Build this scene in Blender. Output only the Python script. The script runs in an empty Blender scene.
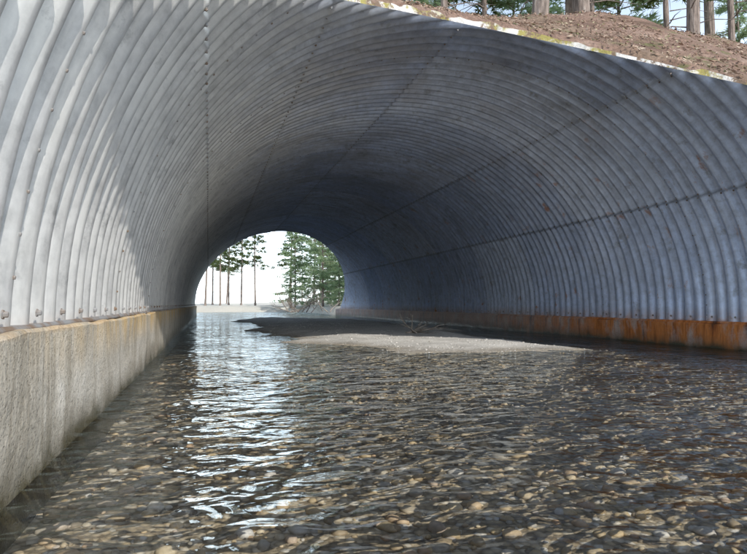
import bpy, bmesh, math, random
import numpy as np
from mathutils import Vector, Matrix
rng=np.random.default_rng(7); random.seed(7)
scene=bpy.context.scene
XC,A,B,ZS=3.3,4.0,3.45,0.55
# ------------------------------------------------------------ helpers
def link(o): scene.collection.objects.link(o); return o
def make(name,verts,faces,mats,smooth=True,midx=None):
    me=bpy.data.meshes.new(name)
    verts=np.asarray(verts,dtype=np.float32)
    if isinstance(faces,np.ndarray):
        nf,k=faces.shape
        me.vertices.add(len(verts)); me.vertices.foreach_set("co",verts.ravel())
        me.loops.add(nf*k); me.loops.foreach_set("vertex_index",faces.astype(np.int32).ravel())
        me.polygons.add(nf); me.polygons.foreach_set("loop_start",np.arange(nf,dtype=np.int32)*k)
        me.update(calc_edges=True)
    else:
        me.from_pydata([tuple(map(float,v)) for v in verts],[],faces); me.update()
    if not isinstance(mats,(list,tuple)): mats=[mats]
    for m in mats: me.materials.append(m)
    if midx is not None: me.polygons.foreach_set("material_index",np.asarray(midx,dtype=np.int32))
    me.polygons.foreach_set("use_smooth",np.full(len(me.polygons),smooth))
    me.validate(); me.update()
    return link(bpy.data.objects.new(name,me))
def gridfaces(n,m,off=0,flip=False):
    i=np.arange(n-1)[:,None]*m+np.arange(m-1)[None,:]
    f=np.stack([i,i+1,i+m+1,i+m],-1).reshape(-1,4)+off
    return f[:,::-1] if flip else f
def hsh(ix,iy,s):
    v=np.sin(ix*127.1+iy*311.7+s*74.7)*43758.5453
    return v-np.floor(v)
def vn(x,y,s=0):
    ix=np.floor(x);iy=np.floor(y);fx=x-ix;fy=y-iy
    fx=fx*fx*(3-2*fx);fy=fy*fy*(3-2*fy)
    a=hsh(ix,iy,s);b=hsh(ix+1,iy,s);c=hsh(ix,iy+1,s);d=hsh(ix+1,iy+1,s)
    return (a*(1-fx)+b*fx)*(1-fy)+(c*(1-fx)+d*fx)*fy-.5
def fbm(x,y,s=0,o=4):
    r=0;a=1
    for k in range(o):
        r=r+a*vn(x*2**k,y*2**k,s+k); a*=.5
    return r
def sm(a,b,x):
    t=np.clip((x-a)/(b-a),0,1); return t*t*(3-2*t)
# ------------------------------------------------------------ node helpers
class N:
    def __init__(s,name):
        s.m=bpy.data.materials.new(name); s.m.use_nodes=True
        s.t=s.m.node_tree; s.t.nodes.clear()
        s.out=s.t.nodes.new("ShaderNodeOutputMaterial")
    def n(s,typ,ins=None,**kw):
        nd=s.t.nodes.new(typ)
        for k,v in kw.items(): setattr(nd,k,v)
        if ins:
            for k,v in ins.items():
                sock=nd.inputs[k]
                if isinstance(v,bpy.types.NodeSocket): s.t.links.new(v,sock)
                else: sock.default_value=v
        return nd
    def math(s,op,a,b=0.0,c=0.0):
        return s.n("ShaderNodeMath",{0:a,1:b,2:c},operation=op).outputs[0]
    def noise(s,vec,scale,detail=4,rough=.55,dist=0):
        return s.n("ShaderNodeTexNoise",{"Vector":vec,"Scale":scale,"Detail":detail,"Roughness":rough,"Distortion":dist}).outputs["Fac"]
    def ramp(s,fac,stops,interp='LINEAR'):
        r=s.n("ShaderNodeValToRGB",{"Fac":fac}); cr=r.color_ramp; cr.interpolation=interp
        while len(cr.elements)>1: cr.elements.remove(cr.elements[-1])
        def c4(c): return (c,c,c,1) if isinstance(c,(int,float)) else (c[0],c[1],c[2],1)
        cr.elements[0].position=stops[0][0]; cr.elements[0].color=c4(stops[0][1])
        for p,c in stops[1:]:
            e=cr.elements.new(p); e.color=c4(c)
        return r.outputs["Color"]
    def mix(s,fac,a,b,bt='MIX'):
        nd=s.n("ShaderNodeMix",data_type='RGBA',blend_type=bt)
        for sock,v in ((nd.inputs[0],fac),(nd.inputs[6],a),(nd.inputs[7],b)):
            if isinstance(v,bpy.types.NodeSocket): s.t.links.new(v,sock)
            else: sock.default_value=v if isinstance(v,(int,float)) else (v[0],v[1],v[2],1)
        return nd.outputs[2]
    def pos(s): return s.n("ShaderNodeTexCoord").outputs["Object"]
    def scalev(s,v,sc): return s.n("ShaderNodeMapping",{"Vector":v,"Scale":sc}).outputs[0]
    def bump(s,h,st,dist,normal=None):
        d={"Height":h,"Strength":st,"Distance":dist}
        if normal is not None: d["Normal"]=normal
        return s.n("ShaderNodeBump",d).outputs[0]
    def bsdf(s,**kw):
        p=s.n("ShaderNodeBsdfPrincipled",{k.replace("_"," "):v for k,v in kw.items()})
        s.t.links.new(p.outputs[0],s.out.inputs[0]); return p
# ------------------------------------------------------------ materials
SEAMS=[146.7,124,96,57.7,28.8]
def mat_metal():
    k=N("galvanised_steel"); P=k.pos()
    sp=k.n("ShaderNodeSeparateXYZ",{0:P}); x,y,z=sp.outputs
    cx=k.math('DIVIDE',k.math('SUBTRACT',x,XC),A); cz=k.math('DIVIDE',k.math('SUBTRACT',z,ZS),B)
    t=k.math('DIVIDE',k.math('ARCTAN2',cz,cx),math.pi)
    u=k.math('MULTIPLY',t,11.5)
    st=[(0,.05)]
    for i,s in enumerate(sorted(SEAMS)): st.append((s/180,[.35,.62,.15,.8,.5][i]))
    pid=k.ramp(t,st,'CONSTANT')
    row=k.math('FLOOR',k.math('DIVIDE',k.math('ADD',y,.05),2.4))
    pv=k.n("ShaderNodeCombineXYZ",{0:k.math('MULTIPLY',pid,31.0),1:row}).outputs[0]
    wn=k.n("ShaderNodeTexWhiteNoise",{"Vector":pv},noise_dimensions='3D').outputs["Value"]
    base=k.ramp(wn,[(0,(.41,.50,.70)),(.5,(.51,.60,.80)),(1,(.62,.70,.86))])
    base=k.mix(k.ramp(t,[(.55,0),(.8,1)]),base,k.ramp(wn,[(0,(.50,.50,.49)),(1,(.62,.61,.58))]))  # blue skylight painted into right wall and crown colour, neutral on the left
    st=[(0,1)]
    for s in sorted(SEAMS):
        p=s/180; st+=[(p-.0022,1),(p-.0007,.6),(p+.0007,.6),(p+.0022,1)]
    seam=k.ramp(t,st)
    base=k.mix(1,base,seam,'MULTIPLY')
    fr=k.math('FRACT',k.math('DIVIDE',k.math('ADD',y,.05),2.4))
    ring=k.ramp(fr,[(0,.6),(.012,1),(.988,1),(1,.6)])
    base=k.mix(.8,base,ring,'MULTIPLY')
    spn=k.noise(P,9,5,.7); base=k.mix(.8,base,k.ramp(spn,[(.3,.66),(.5,.98),(.7,1.2)]),'MULTIPLY')
    uv=k.n("ShaderNodeCombineXYZ",{0:u,1:y}).outputs[0]
    str_=k.noise(k.scalev(uv,(.9,7,1)),1.6,4,.6,.3)
    base=k.mix(.85,base,k.ramp(str_,[(.3,.68),(.52,1),(.7,1.15)]),'MULTIPLY')
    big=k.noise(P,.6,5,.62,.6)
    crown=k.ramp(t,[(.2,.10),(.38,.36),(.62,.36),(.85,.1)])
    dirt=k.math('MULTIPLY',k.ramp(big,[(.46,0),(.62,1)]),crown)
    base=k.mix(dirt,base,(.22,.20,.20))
    ox=k.math('MULTIPLY',k.ramp(k.noise(k.scalev(uv,(.7,3,1)),2.2,5,.65),[(.42,0),(.6,1)]),k.ramp(t,[(.5,.12),(.85,.65)]))
    base=k.mix(ox,base,(.72,.71,.67))
    mot=k.ramp(k.noise(P,3.2,6,.75),[(.31,1),(.42,0)])
    base=k.mix(k.math('MULTIPLY',mot,.62),base,(.19,.19,.19))
    r1=k.ramp(k.noise(k.scalev(uv,(1,2.2,1)),1.9,5,.65),[(.61,0),(.67,1)])
    near_base=k.ramp(t,[(-0.0,1),(.02,.8),(.06,.3),(.2,.75),(.35,.2),(.5,0)])
    base=k.mix(k.math('MULTIPLY',r1,near_base),base,(.40,.16,.05))
    lowr=k.math('MULTIPLY',k.ramp(z,[(.35,1),(.62,0)]),k.ramp(spn,[(.35,0),(.6,.9)]))
    base=k.mix(lowr,base,(.36,.17,.07))
    k.bsdf(Base_Color=base,Metallic=.35,Roughness=.36)
    return k.m
def mat_concrete(name,rust=False):
    k=N(name); P=k.pos(); sp=k.n("ShaderNodeSeparateXYZ",{0:P}); x,y,z=sp.outputs
    n1=k.noise(P,2.2,6,.65); n2=k.noise(P,38,3,.7)
    c=k.ramp(n1,[(.3,(.34,.30,.235)),(.5,(.47,.425,.35)),(.68,(.58,.54,.465))])
    if rust: c=k.ramp(n1,[(.3,(.42,.42,.41)),(.68,(.64,.63,.60))])
    c=k.mix(.6,c,k.ramp(n2,[(.32,.55),(.5,1),(.7,1.2)]),'MULTIPLY')
    strv=k.scalev(P,(1,6,.8)); sn=k.noise(strv,1.3,5,.65)
    vo=k.n("ShaderNodeTexVoronoi",{"Vector":P,"Scale":55.0}).outputs["Distance"]
    pit=k.ramp(vo,[(.12,0),(.3,1)])
    c=k.mix(.3,c,pit,'MULTIPLY')
    if rust:
        rr=k.ramp(sn,[(.3,(.12,.045,.02)),(.42,(.46,.145,.035)),(.55,(.70,.25,.065)),(.66,(.40,.15,.05)),(.78,(.55,.42,.31))])
        yf=k.n("ShaderNodeMapRange",{"Value":k.math('ADD',y,k.math('MULTIPLY',k.math('SUBTRACT',n1,.5),8)),"From Min":9.5,"From Max":14.,"To Min":1.0,"To Max":.35}).outputs[0]
        m=k.math('MULTIPLY',yf,k.ramp(k.noise(k.scalev(P,(1,3,1.5)),.9,5,.65),[(.36,.4),(.5,1)]))
        c=k.mix(m,c,rr)
    else:
        yy=k.ramp(k.math('MULTIPLY',y,.05),[(.08,.05),(.28,1)])
        top=k.ramp(z,[(.30,0),(.50,1)])
        yl=k.math('MULTIPLY',k.math('MULTIPLY',yy,top),k.ramp(sn,[(.38,.1),(.6,.85)]))
        c=k.mix(yl,c,(.60,.38,.12))
        st=k.ramp(k.noise(strv,1.1,5,.7),[(.36,1),(.5,0)])
        c=k.mix(k.math('MULTIPLY',st,.6),c,(.20,.17,.12))
        c=k.mix(k.math('MULTIPLY',k.ramp(z,[(.525,0),(.545,.5)]),k.ramp(n1,[(.45,0),(.58,1)])),c,(.44,.27,.11))
    wl=k.math('ADD',z,k.math('MULTIPLY',k.math('SUBTRACT',k.noise(P,4,4),.5),.26))
    wet=k.ramp(wl,[(.0,1),(.08,.45),(.2,0)])
    c=k.mix(wet,c,(.07,.06,.03))
    h=k.math('ADD',n1,k.math('MULTIPLY',n2,.5)); h=k.math('ADD',h,k.math('MULTIPLY',pit,.3))
    rgh=k.math('SUBTRACT',.9,k.math('MULTIPLY',wet,.5))
    k.bsdf(Base_Color=c,Roughness=rgh,Normal=k.bump(h,.7,.02))
    return k.m
def mat_water():
    k=N("stream_water"); P=k.pos()
    a=k.noise(k.scalev(P,(1,.75,1)),2.1,2,.5,.4)
    b=k.noise(k.scalev(P,(.8,1.2,1)),5.6,2,.45,.7)
    c=k.noise(P,15,2,.5,.3)
    amp=k.ramp(k.noise(P,.5,2),[(.35,.5),(.6,1.05)])
    h=k.math('ADD',k.math('MULTIPLY',a,1.1),k.math('ADD',k.math('MULTIPLY',b,1.15),k.math('MULTIPLY',c,.10)))
    bp=k.n("ShaderNodeBump",{"Height":k.math('MULTIPLY',h,amp),"Strength":1.0,"Distance":.060}).outputs[0]
    fr=k.n("ShaderNodeFresnel",{"IOR":1.333,"Normal":bp}).outputs[0]
    tr=k.n("ShaderNodeBsdfTransparent",{"Color":(.97,.98,.97,1)})
    gl=k.n("ShaderNodeBsdfGlossy",{"Color":(.86,.94,1,1),"Roughness":.05,"Normal":bp})  # blue tint in the gloss colour imitates stronger sky glints
    mx=k.n("ShaderNodeMixShader",{0:fr,1:tr.outputs[0],2:gl.outputs[0]})
    k.t.links.new(mx.outputs[0],k.out.inputs[0]); return k.m
def mat_bed():
    k=N("stream_bed_gravel"); P=k.pos(); z=k.n("ShaderNodeSeparateXYZ",{0:P}).outputs[2]
    v=k.n("ShaderNodeTexVoronoi",{"Vector":P,"Scale":34.0})
    rnd=k.n("ShaderNodeSeparateColor",{0:v.outputs["Color"]}).outputs[0]
    c=k.ramp(rnd,[(0,(.20,.15,.09)),(.3,(.34,.27,.17)),(.6,(.48,.385,.25)),(.85,(.58,.50,.37)),(1,(.64,.60,.52))])
    c=k.mix(1,c,k.ramp(v.outputs["Distance"],[(.3,1),(.75,.52)]),'MULTIPLY')
    fine=k.n("ShaderNodeTexVoronoi",{"Vector":P,"Scale":75.0})
    fc=k.ramp(k.n("ShaderNodeSeparateColor",{0:fine.outputs["Color"]}).outputs[0],[(0,(.42,.40,.36)),(.5,(.53,.51,.47)),(1,(.63,.61,.57))])
    fc=k.mix(.75,fc,k.ramp(k.noise(P,1.6,6,.65),[(.32,.6),(.6,1.05)]),'MULTIPLY')
    zz=k.math('ADD',z,k.math('MULTIPLY',k.math('SUBTRACT',k.noise(P,2.5,4),.5),.05))
    dry=k.ramp(k.math('ADD',zz,.5),[(.48,0),(.54,1)])
    c=k.mix(dry,c,fc)
    wetb=k.ramp(k.math('ADD',zz,.5),[(.49,1),(.51,.68),(.55,1)])
    c=k.mix(1,c,wetb,'MULTIPLY')
    h=k.math('SUBTRACT',1,v.outputs["Distance"]); h2=k.math('SUBTRACT',1,fine.outputs["Distance"])
    k.bsdf(Base_Color=c,Roughness=.8,Normal=k.bump(k.math('ADD',h,k.math('MULTIPLY',h2,.4)),.6,.012))
    return k.m
def mat_stone(name,pale=False):
    k=N(name); P=k.pos()
    r=k.n("ShaderNodeNewGeometry").outputs["Random Per Island"]
    if pale: c=k.ramp(r,[(0,(.28,.26,.23)),(.4,(.42,.40,.36)),(.8,(.50,.48,.44)),(1,(.58,.56,.52))])
    else: c=k.ramp(r,[(0,(.20,.16,.11)),(.2,(.38,.29,.17)),(.4,(.52,.40,.23)),(.55,(.36,.34,.30)),(.7,(.56,.46,.30)),(.85,(.44,.29,.17)),(.95,(.52,.49,.43)),(1,(.60,.57,.52))])
    c=k.mix(.6,c,k.ramp(k.noise(P,40,3,.7),[(.3,.6),(.7,1.25)]),'MULTIPLY')
    k.bsdf(Base_Color=c,Roughness=.6); return k.m
def mat_ground():
    k=N("pine_needle_litter"); P=k.pos(); y=k.n("ShaderNodeSeparateXYZ",{0:P}).outputs[1]
    n=k.noise(P,1.1,5,.7); f=k.noise(P,22,5,.75); g=k.noise(P,.35,3)
    c=k.ramp(n,[(.3,(.13,.08,.057)),(.45,(.23,.145,.105)),(.6,(.32,.215,.165)),(.75,(.42,.32,.26))])
    c=k.mix(k.ramp(k.noise(P,2.4,4,.65),[(.56,0),(.66,.8)]),c,(.13,.15,.045))
    c=k.mix(k.ramp(g,[(.55,0),(.66,.5)]),c,(.33,.27,.18))
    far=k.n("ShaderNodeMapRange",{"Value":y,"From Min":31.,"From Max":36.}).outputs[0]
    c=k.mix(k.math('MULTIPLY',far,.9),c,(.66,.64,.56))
    c=k.mix(.85,c,k.ramp(f,[(.3,.45),(.5,.98),(.68,1.4)]),'MULTIPLY')
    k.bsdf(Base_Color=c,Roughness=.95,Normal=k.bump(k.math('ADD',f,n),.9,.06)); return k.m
def mat_litter():
    k=N("fallen_needles_and_leaves"); r=k.n("ShaderNodeNewGeometry").outputs["Random Per Island"]
    c=k.ramp(r,[(0,(.09,.06,.04)),(.3,(.22,.14,.095)),(.6,(.32,.215,.16)),(.85,(.44,.355,.28)),(1,(.16,.18,.06))])
    k.bsdf(Base_Color=c,Roughness=.9); return k.m
def mat_collar():
    k=N("mossy_concrete_edge"); P=k.pos()
    c=k.ramp(k.noise(P,6,5,.7),[(.3,(.44,.42,.38)),(.6,(.74,.72,.68))])
    c=k.mix(k.ramp(k.noise(P,1.9,5,.7),[(.51,0),(.58,1)]),c,(.30,.26,.08))
    c=k.mix(k.ramp(k.noise(P,3.3,5,.75),[(.53,0),(.59,1)]),c,(.18,.125,.085))
    k.bsdf(Base_Color=c,Roughness=.9,Normal=k.bump(k.noise(P,30,4,.7),.8,.02)); return k.m
def mat_bark():
    k=N("pine_bark"); P=k.pos()
    n=k.noise(k.scalev(P,(9,9,1.6)),1.6,5,.7)
    c=k.ramp(n,[(.3,(.08,.065,.055)),(.55,(.26,.21,.18)),(.75,(.44,.39,.35))])
    k.bsdf(Base_Color=c,Roughness=.95,Normal=k.bump(n,.9,.04)); return k.m
def mat_needles(name,c0,c1):
    k=N(name); r=k.n("ShaderNodeNewGeometry").outputs["Random Per Island"]
    c=k.ramp(r,[(0,c0),(1,c1)])
    d=k.n("ShaderNodeBsdfDiffuse",{"Color":c}); t=k.n("ShaderNodeBsdfTranslucent",{"Color":c})
    m=k.n("ShaderNodeMixShader",{0:.4,1:d.outputs[0],2:t.outputs[0]})
    k.t.links.new(m.outputs[0],k.out.inputs[0]); return k.m
def mat_wood():
    k=N("dead_wood"); P=k.pos(); n=k.noise(P,12,5,.7)
    k.bsdf(Base_Color=k.ramp(n,[(.3,(.14,.11,.09)),(.7,(.42,.37,.31))]),Roughness=.9); return k.m
def mat_bolt():
    k=N("weathered_bolt_steel"); P=k.pos(); n=k.noise(P,8,4)
    k.bsdf(Base_Color=k.ramp(n,[(.4,(.32,.32,.32)),(.6,(.24,.17,.12))]),Metallic=.3,Roughness=.6); return k.m
M=dict(metal=mat_metal(),conc=mat_concrete("weathered_concrete"),rust=mat_concrete("rust_stained_concrete",True),water=mat_water(),bed=mat_bed(),stone=mat_stone("river_stone"),gravel=mat_stone("pale_gravel",True),ground=mat_ground(),litter=mat_litter(),collar=mat_collar(),bark=mat_bark(),nd=mat_needles("pine_needles",(.06,.095,.035),(.17,.21,.09)),nd2=mat_needles("fir_needles",(.26,.36,.20),(.46,.58,.37)),wood=mat_wood(),bolt=mat_bolt())  # fir_needles: green paled to imitate bright haze beyond the far exit
# ------------------------------------------------------------ culvert
NA,NB,NC=.17,1.72,.11
FC=32.3
def ycut(X,Z): return NA+NB*(Z-.65)+NC*X
def ycutf(X,Z): return FC-NB*(Z-.65)
culvert=link(bpy.data.objects.new("corrugated_culvert",None))
def par(o,p): o.parent=p; return o
T0,T1=math.pi+.0,-.05
s=[math.radians(a) for a in SEAMS]
bounds=[T0]+s+[T1]
ts=[];offs=[]
for i in range(len(bounds)-1):
    a,b=bounds[i],bounds[i+1]; n=max(4,int(abs(a-b)/.034))
    a2=a-(.0012 if i else 0); b2=b+(.0012 if i<len(bounds)-2 else 0)
    q_=np.linspace(a2,b2,n)
    if i: q_=np.insert(q_,1,a2-.006)
    if i<len(bounds)-2: q_=np.insert(q_,len(q_)-1,b2+.006)
    for q in q_: ts.append(q); offs.append(.003 if i%2 else -.003)
ts=np.array(ts);offs=np.array(offs)
ys=np.arange(-.8,33.6,.025)
AMP=.034
def arch(t,y,off):
    X=XC+A*np.cos(t);Z=ZS+B*np.sin(t)
    nx=np.cos(t)/A;nz=np.sin(t)/B;l=np.sqrt(nx*nx+nz*nz)
    return X+nx/l*off, y, Z+nz/l*off
TT,YY=np.meshgrid(ts,ys,indexing='ij')
OO=offs[:,None]+AMP*np.cos(2*np.pi*YY/.2)+.003*np.sign(np.sin(2*np.pi*(YY+.05)/4.8))+.018*fbm(TT*3,YY*.5,3,2)
X,Y,Z=arch(TT,YY,OO)
P=np.stack([X,Y,Z],-1).reshape(-1,3)
shell=make("arch_shell",P,gridfaces(len(ts),len(ys)),M['metal'])
bm=bmesh.new(); bm.from_mesh(shell.data)
bmesh.ops.bisect_plane(bm,geom=bm.verts[:]+bm.edges[:]+bm.faces[:],plane_co=(0,NA,.65),plane_no=Vector((NC,-1,NB)).normalized(),clear_outer=True)
bmesh.ops.bisect_plane(bm,geom=bm.verts[:]+bm.edges[:]+bm.faces[:],plane_co=(0,FC,.65),plane_no=Vector((0,1,NB)).normalized(),clear_outer=True)
bm.to_mesh(shell.data); bm.free()
for p in shell.data.polygons: p.use_smooth=True
par(shell,culvert)
bv=[];bf=[]
def bolt(c,n,r,h,seg=6):
    n=Vector(n).normalized(); a=n.orthogonal().normalized(); b=n.cross(a)
    o=len(bv); c=Vector(c)
    for lv,(rr,hh) in enumerate(((r*1.5,0),(r*1.5,h*.3),(r,h*.3),(r*.95,h),(r*.6,h*1.12))):
        for i in range(seg):
            q=2*math.pi*i/seg; bv.append(c+a*rr*math.cos(q)+b*rr*math.sin(q)+n*hh)
    for lv in range(4):
        for i in range(seg):
            j=(i+1)%seg; bf.append((o+lv*seg+i,o+lv*seg+j,o+(lv+1)*seg+j,o+(lv+1)*seg+i))
    bf.append([o+4*seg+i for i in range(seg)])
for sd in SEAMS:
    t=math.radians(sd)
    for k_ in range(0,330):
        y=.1*k_
        tt=t+(.011 if k_%2 else -.011)
        off=AMP*math.cos(2*math.pi*y/.2)
        x,_,z=arch(tt,y,off-.004)
        if y<ycut(x,z)+.05 or y>ycutf(x,z)-.05: continue
        n=(-math.cos(tt)/A,0,-math.sin(tt)/B)
        bolt((x,y,z),n,.009,.012)
for r_ in range(0,14):
    y=2.4*r_-.05
    yy=round((y-.1)/.2)*.2+.1
    for t in np.arange(-.02,math.pi-.05,.045):
        x,_,z=arch(t,yy,-AMP-.001)
        if yy<ycut(x,z)+.05 or yy>ycutf(x,z)-.05: continue
        bolt((x,yy,z),(-math.cos(t)/A,0,-math.sin(t)/B),.007,.008)
for y in np.arange(.5,32,.4):
    bolt((XC-A+AMP+.007,y+.1,.615),(1,0,0),.011,.017,6)
    bolt((XC+A-AMP-.007,y+.1,.46),(-1,0,0),.011,.017,6)
par(make("seam_bolts",bv,bf,M['bolt'],False),culvert)
def boxstrip(name,x0,x1,z0,z1,y0,y1,mat,parent,amp=.0,bev=.012,ny=300):
    yy=np.linspace(y0,y1,ny)
    zs=np.linspace(z0,z1-bev,8)
    prof=[(x0,z) for z in zs]+[(x0+(bev if x1>x0 else -bev),z1),((x0+x1)/2,z1),(x1,z1),(x1,z0)]
    V=[]
    for y in yy:
        for (x,z) in prof: V.append((x,y,z))
    V=np.array(V)
    V[:,0]+=amp*fbm(V[:,1]*1.5,V[:,2]*3,5,4); V[:,2]+=amp*.7*fbm(V[:,1]*3,V[:,0]*3,9,4)*(V[:,2]>z1-.1)
    n=len(prof); f=gridfaces(ny,n); 
    o=make(name,V,f,mat); 
    bm=bmesh.new(); bm.from_mesh(o.data); bm.verts.ensure_lookup_table()
    bm.faces.new([bm.verts[i] for i in range(n)]); bm.faces.new([bm.verts[(ny-1)*n+i] for i in reversed(range(n))])
    bmesh.ops.recalc_face_normals(bm,faces=bm.faces); 
    for f_ in bm.faces: f_.smooth=False
    bm.to_mesh(o.data); bm.free()
    if parent: par(o,parent)
    return o
boxstrip("base_channel",-.645,-.76,.551,.572,-.3,32.6,M['bolt'],culvert)
boxstrip("base_channel_right",7.235,7.36,.362,.395,.3,32.6,M['rust'],culvert)
boxstrip("concrete_footing",-.61,-1.0,-.6,.55,-3.2,33.5,M['conc'],None,.022)
boxstrip("concrete_footing",7.20,7.6,-.6,.36,-1.0,33.5,M['rust'],None,.02)
def collar(name,cutf,sg):
    tt=np.linspace(math.pi-.02,-.0,260); V=[]
    for t in tt:
        w=.08*vn(np.array(t*40.),np.array(1.),2)+.07*vn(np.array(t*13.),np.array(4.),2)
        for (o,d) in ((.038,.03),(.095+w,.02),(.12+w,.12),(.09+w,.3),(.038,.3)):
            x,_,z=arch(t,0,max(o,.038)); xc,_,zc=arch(t,0,0.03)
            V.append((x,cutf(xc,zc)+sg*(d+.6*w),z))
    return par(make(name,V,gridfaces(260,5),M['collar'],False),culvert)
collar("edge_collar",ycut,1); collar("edge_collar_far",ycutf,-1)
# ------------------------------------------------------------ ground
def H(x,y):
    near=.65+(y-NA-NC*x)/NB+sm(3.5,8,x)*np.clip(y-5.5,0,5)*.2
    far=.65+(FC-y)/NB
    crest=5.3+.9*sm(3.5,8,x)
    e=np.minimum(np.minimum(near,far),crest)
    dx=np.maximum(-.7-x,x-7.3); d=np.clip(dx,0,60)
    base=.42+.035*np.minimum(d,40)+.35*fbm(x*.12,y*.12,11)*sm(0,6,d)+.2*sm(0,3,d)
    k=.25; m=np.maximum(e,base); mm=np.minimum(e,base)
    h=m+np.where(m-mm<k,(k-(m-mm))**2/(4*k),0)*sm(0,2,d)
    return h+.10*fbm(x*1.3,y*1.3,21)*sm(.1,1.5,d)
def axis(a,b,step,far,g=1.12):
    v=list(np.arange(a,b,step)); st=step; q=v[-1]
    while q<far: st*=g; q+=st; v.append(q)
    st=step; q=a
    w=[]
    while q>-far: st*=g; q-=st; w.append(q)
    return np.array(w[::-1]+v)
yax=axis(-6,36,.25,500)
V=[];F=[];off=0
def side(xs,flip):
    global off
    Xg,Yg=np.meshgrid(xs,yax,indexing='ij')
    Zg=H(Xg,Yg); Zg[0,:]=-.6
    V.append(np.stack([Xg,Yg,Zg],-1).reshape(-1,3)); F.append(gridfaces(len(xs),len(yax),off,flip)); off+=Xg.size
xs=[0,.35]; st=.25
while xs[-1]<500: xs.append(xs[-1]+st); st*=1.1
xs=np.array(xs)
side(-.75-xs,False); side(7.35+xs,True)
tcol=np.concatenate([np.linspace(math.pi,0,110)])
Xc,_,Zc=arch(tcol,0*tcol,.03+0*tcol)
Xc=np.concatenate([[-1.18],Xc,[7.78]]); Zc=np.concatenate([[.4],Zc,[.4]])
na=120
R=[]
def overz(x,yy): return H(x,yy)+.10+.07*fbm(x*2.2,yy*2.2,31)
for x,z in zip(Xc,Zc):
    y0=ycut(x,z)+.10+.26*float(vn(np.array(x*3.),np.array(2.),8)); y1=ycutf(x,z)-.10
    yy=y0+(y1-y0)*np.linspace(0,1,na)
    hh=overz(np.full(na,x),yy)
    hh[0]=z+.01; hh[-1]=z+.01
    R.append(np.stack([np.full(na,x),yy,hh],-1))
V.append(np.array(R).reshape(-1,3)); F.append(gridfaces(len(Xc),na,off,True)); off+=len(Xc)*na
gx=np.linspace(-1.4,8.0,30); gy=np.concatenate([np.arange(45,60,.3),np.linspace(61,500,40)])
Xg,Yg=np.meshgrid(gx,gy,indexing='ij')
Zg=-.6+1.02*sm(45,49.5,Yg+1.4*fbm(Xg*.5,Yg*.1,61))+.12*fbm(Xg*.6,Yg*.6,62)+.006*np.clip(Yg-50,0,60)
V.append(np.stack([Xg,Yg,Zg],-1).reshape(-1,3)); F.append(gridfaces(len(gx),len(gy),off,True)); off+=Xg.size
make("ground",np.concatenate(V),np.concatenate(F),M['ground'])
n=34000
lx=rng.uniform(-3,16,n); ly=rng.uniform(3.5,13,n)
inar=(lx>-.7)&(lx<7.3)
za=ZS+B*np.sqrt(np.clip(1-((lx-XC)/A)**2,0,1))
ok=(~inar)|(ly>ycut(lx,za)+.2)
lx=lx[ok];ly=ly[ok];n=len(lx); inar=inar[ok]
lz=np.where(inar,overz(lx,ly),H(lx,ly))+.010
a=rng.uniform(0,6.28,n); l=rng.uniform(.012,.045,n); wd=l*rng.uniform(.06,.4,n)
sl=.58
def pt(u_,v_,up):
    dx=np.cos(a)*u_-np.sin(a)*v_; dy=np.sin(a)*u_+np.cos(a)*v_
    return np.stack([lx+dx,ly+dy,lz+dy*np.where(ly<9,sl,0)+up],-1)
up=rng.uniform(-.01,.03,(4,n))
V4=np.stack([pt(-l,0*l,up[0]),pt(0*l,-wd,up[1]),pt(l,0*l,up[2]),pt(0*l,wd,up[3])],1).reshape(-1,3)
make("leaf_litter",V4,np.arange(4*n).reshape(-1,4),M['litter'],False)
poly=[(1.2,12.8),(1.45,9.4),(2.5,7.5),(3.6,6.9),(5.1,7.2),(5.6,9.5),(5.7,12.2),(6.0,16.3),(6.1,24),(2.4,29),(.9,24),(.9,19)]
def sdpoly(x,y):
    d=np.full(x.shape,1e9); inside=np.zeros(x.shape,bool); n=len(poly)
    for i in range(n):
        ax,ay=poly[i];bx,by=poly[(i+1)%n]
        ex,ey=bx-ax,by-ay
        t=np.clip(((x-ax)*ex+(y-ay)*ey)/(ex*ex+ey*ey),0,1)
        d=np.minimum(d,np.hypot(x-ax-t*ex,y-ay-t*ey))
        c=((ay>y)!=(by>y))&(x<(bx-ax)*(y-ay)/(by-ay+1e-9)+ax)
        inside^=c
    return np.where(inside,d,-d)
def bedz(x,y):
    sd=sdpoly(x,y)+.7*fbm(x*.9,y*.6,41,5)
    bar=sm(-1.7,1.2,sd)
    z=-.16+.225*bar*(1-.05*sm(13,18,y))
    z=z+.05*fbm(x*1.5,y*1.5,51,5)*(1-.5*bar)
    return z
bx=np.linspace(-.9,7.6,150)
by=np.concatenate([np.array([-500,-200,-80,-40,-20,-10,-6]),np.arange(-4,34,.055),np.array([36,40,50,80,200,500])])
Xg,Yg=np.meshgrid(bx,by,indexing='ij')
make("stream_bed",np.stack([Xg,Yg,bedz(Xg,Yg)],-1).reshape(-1,3),gridfaces(len(bx),len(by),0,True),M['bed'])
wx=np.linspace(-.8,7.45,12); wy=np.concatenate([[-500,-100,-30],np.arange(-10,40,1.),[50,60]])
Xg,Yg=np.meshgrid(wx,wy,indexing='ij')
make("stream_water",np.stack([Xg,Yg,0*Xg],-1).reshape(-1,3),gridfaces(len(wx),len(wy),0,True),M['water'])
def ico():
    b=bmesh.new(); bmesh.ops.create_icosphere(b,subdivisions=2,radius=1)
    v=np.array([tuple(q.co) for q in b.verts]); f=np.array([[q.index for q in p.verts] for p in b.faces]); b.free(); return v,f
iv,if_=ico()
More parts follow.
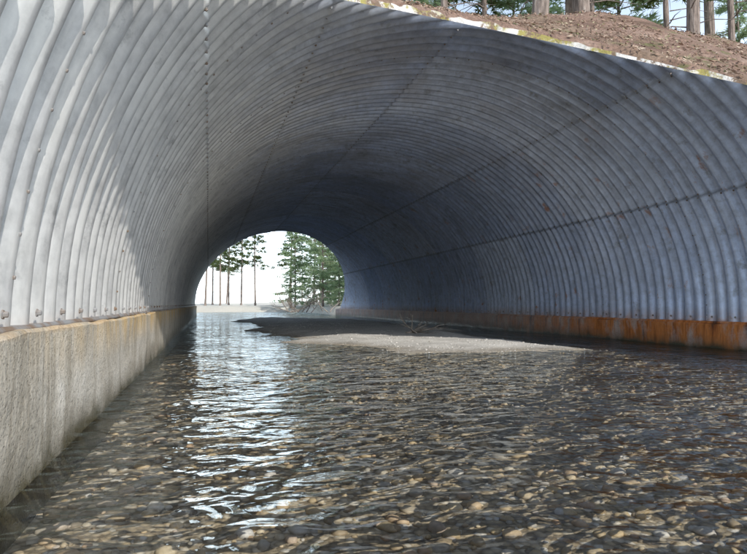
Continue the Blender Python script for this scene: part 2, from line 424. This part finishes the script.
def stones(name,xy,r,mat,sink=.35):
    n=len(xy); z=bedz(xy[:,0],xy[:,1])
    sc=np.stack([r*rng.uniform(.8,1.4,n),r*rng.uniform(.7,1.1,n),r*rng.uniform(.4,.7,n)],-1)
    base=iv[None]*(1+.22*rng.standard_normal((n,len(iv),1)).clip(-1,1)*.6)
    p=base*sc[:,None,:]
    a=rng.uniform(0,6.28,n); ca,sa=np.cos(a)[:,None],np.sin(a)[:,None]
    q=p.copy(); q[...,0]=p[...,0]*ca-p[...,1]*sa; q[...,1]=p[...,0]*sa+p[...,1]*ca
    q+=np.stack([xy[:,0],xy[:,1],z+sc[:,2]*sink],-1)[:,None,:]
    f=(if_[None]+(np.arange(n)*len(iv))[:,None,None]).reshape(-1,3)
    return make(name,q.reshape(-1,3),f,mat)
n=15000
xy=np.stack([rng.uniform(-.58,7.15,n),-.3+8.5*rng.uniform(0,1,n)**1.4],-1); r=rng.gamma(3.5,.0049,n).clip(.008,.036)
ok=sdpoly(xy[:,0],xy[:,1])<-.3
stones("river_stones",xy[ok],r[ok],M['stone'],.2)
n=4500
xy=np.stack([rng.uniform(.8,6.2,n),6+21*rng.uniform(0,1,n)**1.6],-1); r=rng.gamma(3,.0028,n).clip(.005,.022)
ok=sdpoly(xy[:,0],xy[:,1])>-.6
stones("bar_gravel",xy[ok],r[ok],M['gravel'],.1)
# ------------------------------------------------------------ wood debris
def stick(V,F,pts,rad,seg=6):
    o=len(V)
    for i,p in enumerate(pts):
        d=(Vector(pts[min(i+1,len(pts)-1)])-Vector(pts[max(i-1,0)])).normalized(); a=d.orthogonal().normalized(); b=d.cross(a)
        for j in range(seg):
            q=2*math.pi*j/seg; V.append(Vector(p)+a*rad[i]*math.cos(q)+b*rad[i]*math.sin(q))
    for i in range(len(pts)-1):
        for j in range(seg):
            k=(j+1)%seg; F.append((o+i*seg+j,o+i*seg+k,o+(i+1)*seg+k,o+(i+1)*seg+j))
def branchy(V,F,base,d,L,r,depth):
    d=Vector(d).normalized(); pts=[Vector(base)]; rad=[r]; n=6
    for i in range(n):
        d=(d+Vector((random.gauss(0,.13),random.gauss(0,.13),random.gauss(0,.10)))).normalized()
        pts.append(pts[-1]+d*L/n); rad.append(r*(1-.8*(i+1)/n))
    stick(V,F,pts,rad,5)
    if depth>0:
        for i in range(random.randint(4,7)):
            k=random.randint(1,n-1); dd=(d+Vector((random.gauss(0,.7),random.gauss(0,.7),random.gauss(0,.5)+.15)))
            branchy(V,F,pts[k],dd,L*random.uniform(.3,.55),rad[k]*.6,depth-1)
V=[];F=[]; branchy(V,F,(3.8,11.0,.07),(.9,.2,.12),1.0,.03,2); branchy(V,F,(4.0,10.9,.07),(-.5,.3,.5),.6,.022,2); branchy(V,F,(3.9,11.0,.05),(.2,.1,.8),.4,.02,2)
make("driftwood",V,F,M['wood'])
V=[];F=[]
for i in range(14): branchy(V,F,(random.uniform(4.6,7.6),random.uniform(33.5,38),.15),(random.gauss(0,.8),random.gauss(0,.4),random.uniform(.15,.9)),random.uniform(1.4,2.6),.035,2)
make("brush_pile",V,F,M['wood'])
# ------------------------------------------------------------ trees
def pine(seed,h,r,c0,nb,Lmax,needle,dense=10,lowdead=12,nl=.34):
    random.seed(seed); V=[];F=[];mi=[]
    pts=[];rad=[];bxx=random.gauss(0,.15);byy=random.gauss(0,.15)
    for i in range(16):
        q=(i/15)**1.6; pts.append(Vector((bxx*math.sin(q*3),byy*math.sin(q*2.5),-.4+q*(h+.4)))); rad.append(r*(1.9 if i==0 else 1.35 if i==1 else 1.1 if i==2 else 1)*(1-.93*q)+.01)
    stick(V,F,pts,rad,10)
    for i in range(lowdead):
        z=random.uniform(.1,c0/h+.1)*h; a=random.uniform(0,6.28)
        stick(V,F,[(0,0,z),(math.cos(a)*.5,math.sin(a)*.5,z+.02),(math.cos(a)*random.uniform(.9,1.6),math.sin(a)*1.2,z-.2)],[.02,.014,.004],4)
    mi=[0]*len(F)
    for b in range(nb):
        q=(b+random.random())/nb; z=c0+(h-c0)*q
        L=Lmax*((1-q)**.75)*random.uniform(.55,1.1)+.25
        a=random.uniform(0,6.28); up=random.uniform(-.25,.2)+.35*q
        d=Vector((math.cos(a),math.sin(a),up)).normalized()
        p=[Vector((0,0,z)),Vector((0,0,z))+d*L*.5,Vector((0,0,z))+d*L+Vector((0,0,-.08*L))]
        k0=len(F); stick(V,F,p,[.012*L+.012,.008*L+.006,.004],4); mi+=[0]*(len(F)-k0)
        side_=Vector((-math.sin(a),math.cos(a),0))
        m=int(dense*(.4+L))
        for s_ in range(m):
            w=random.uniform(.22,1.0); c=p[0].lerp(p[2],w)+side_*random.gauss(0,.17*L*(1.15-w))+Vector((0,0,random.gauss(0,.06)))
            cl=(c-p[0]).normalized()
            for e in range(6):
                dd=(cl*.7+Vector((random.gauss(0,.6),random.gauss(0,.6),random.gauss(0,.4)+.1))).normalized()
                l=nl*random.uniform(.6,1.2); o=dd.cross(Vector((random.random(),random.random(),random.random()))).normalized()*l*.09
                k=len(V); V+= [c-o,c+o,c+dd*l]; F.append((k,k+1,k+2)); mi.append(1)
    return make("pine_tree",V,F,[M['bark'],needle],False,mi)
protos=[pine(1,15,.17,5.5,70,2.2,M['nd']),pine(2,17,.21,7,75,2.4,M['nd']),pine(3,13,.10,4.0,60,1.7,M['nd']),pine(4,9,.09,.6,95,2.3,M['nd2'],16,0,.28)]
for i,p in enumerate(protos): p.name="pine_tree" if i<3 else "fir_tree"
first=[True]*4
def place(i,x,y,s=1,rot=None):
    z=float(H(np.array(float(x)),np.array(float(y))))
    if first[i]: o=protos[i]; first[i]=False
    else: o=link(bpy.data.objects.new(protos[i].name.split('.')[0],protos[i].data))
    o.location=(x,y,z-.05); o.rotation_euler=(random.gauss(0,.02),random.gauss(0,.02),rot if rot is not None else random.uniform(0,6.28)); o.scale=(s,s,s)
random.seed(11)
for (i,x,y,s_) in [(1,7.3,11.8,1),(1,8.9,12.2,1.05),(0,11.9,11.9,1),(2,6.0,14.0,1),(0,10.4,15,1),(3,5.0,16,.8),(3,13.2,16,.9),(2,14.5,13,1),(0,3.0,16,1.),(3,9.6,17,.8),(1,17,16,1),(0,.5,19,1),(2,-4,14,1),(0,-8,18,1),(1,-12,12,1),(3,7.6,19,.8),(3,12,19,.9),(3,16,14,.6),(2,12.6,13.4,.9),(2,8,15.5,.9),(2,10.2,13.6,.8)]: place(i,x,y,s_)
for (i,x,y,s_) in [(3,7.9,41,.9),(3,9.6,45,1),(3,12.0,41,1),(3,12.5,50,1.1),(3,8.4,38,.5),(3,9.2,37,.6),(3,7.2,50,.8),(3,8.8,50,1.0),(3,10.4,40,.8),
   (2,-.3,58,1),(2,.5,72,1.1),(2,1.2,62,1),(2,2.3,70,1.1),(2,3.4,64,1),(2,4.6,60,1),(2,8.2,60,1),(2,10,75,1),(2,2.6,90,1.2),(2,11,58,1),(0,14,58,1)]: place(i,x,y,s_)
for i in range(16):
    sx=random.choice([-1,1]); place(random.randint(0,2),3.3+sx*random.uniform(12,34),random.uniform(30,60),random.uniform(.9,1.15))
for (i,x,y,s_) in [(0,-9,-6,1),(2,-7,-14,1),(2,24,-13,1),(0,26,4,1),(1,-14,-2,1),(3,20,6,.8),(0,-16,-20,1),(1,-3,-34,1),(2,30,-30,1),(0,-6,-30,1)]: place(i,x,y,s_)
V=[];F=[];mi=[]
random.seed(5)
for i in range(420):
    a=random.uniform(0,6.283); R_=random.uniform(95,190); x=3.3+R_*math.cos(a); y=15+R_*math.sin(a)
    if abs(x-3.3)<8: continue
    if y>0 and -20<x<45 and random.random()<.85: continue
    if y<0 and random.random()<.6: continue
    z=float(H(np.array(x),np.array(y))); h=random.uniform(11,18)
    stick(V,F,[(x,y,z-.3),(x,y,z+h)],[.2,.03],5); mi+=[0]*5
    for b in range(70):
        q=random.random()**.8; zz=z+h*(.25+.75*q); L=2.4*(1-q)+.3; aa=random.uniform(0,6.28); rr=L*random.uniform(.2,1)
        c=Vector((x+rr*math.cos(aa),y+rr*math.sin(aa),zz)); k=len(V)
        d=Vector((math.cos(aa),math.sin(aa),-.3)); s2=Vector((-math.sin(aa),math.cos(aa),0))*random.uniform(.2,.45)
        V+=[c-s2,c+s2,c+d*random.uniform(.6,1.1)]; F.append((k,k+1,k+2)); mi.append(1)
make("distant_trees",V,F,[M['bark'],M['nd']],False,mi)
# ------------------------------------------------------------ light, sky, camera
EL=math.radians(37); RT=math.radians(159)
w=bpy.data.worlds.new("World"); scene.world=w; w.use_nodes=True
nt=w.node_tree; sky=nt.nodes.new("ShaderNodeTexSky"); sky.sky_type='NISHITA'; sky.sun_disc=False
sky.sun_elevation=EL; sky.sun_rotation=RT%(2*math.pi); sky.air_density=1.0; sky.dust_density=1.0
bg=nt.nodes["Background"]; bg.inputs[1].default_value=.15; nt.links.new(sky.outputs[0],bg.inputs[0])
tc=nt.nodes.new("ShaderNodeTexCoord"); sx=nt.nodes.new("ShaderNodeSeparateXYZ"); nt.links.new(tc.outputs["Generated"],sx.inputs[0])
rp=nt.nodes.new("ShaderNodeValToRGB"); cr=rp.color_ramp
cr.elements[0].position=.0; cr.elements[0].color=(1,1,1,1); cr.elements[1].position=.85; cr.elements[1].color=(0,0,0,1)
e=cr.elements.new(.18); e.color=(.72,.72,.72,1)
e=cr.elements.new(.45); e.color=(.25,.25,.25,1)
nt.links.new(sx.outputs[2],rp.inputs[0])
mu=nt.nodes.new("ShaderNodeMath"); mu.operation='MULTIPLY'; nt.links.new(rp.outputs[0],mu.inputs[0]); mu.inputs[1].default_value=2.4
bg2=nt.nodes.new("ShaderNodeBackground"); bg2.inputs[0].default_value=(.80,.90,1,1); nt.links.new(mu.outputs[0],bg2.inputs[1])
ad=nt.nodes.new("ShaderNodeAddShader"); nt.links.new(bg.outputs[0],ad.inputs[0]); nt.links.new(bg2.outputs[0],ad.inputs[1])
nt.links.new(ad.outputs[0],nt.nodes["World Output"].inputs[0])
L=bpy.data.lights.new("sun","SUN"); L.energy=4.2; L.angle=math.radians(.6); L.color=(1,.96,.90)
lo=link(bpy.data.objects.new("sun",L))
d=Vector((math.sin(RT)*math.cos(EL),math.cos(RT)*math.cos(EL),math.sin(EL)))
lo.rotation_euler=d.to_track_quat('Z','Y').to_euler(); lo.location=d*50
cam=bpy.data.cameras.new("camera"); co=link(bpy.data.objects.new("camera",cam)); scene.camera=co
cam.lens=28; cam.sensor_width=36; cam.clip_end=3000; cam.clip_start=.05
co.location=(0,0,.65); co.rotation_euler=(math.radians(90+2.66),0,math.radians(-15.86))
scene.view_settings.view_transform='Standard'; scene.view_settings.look='None'; scene.view_settings.exposure=0
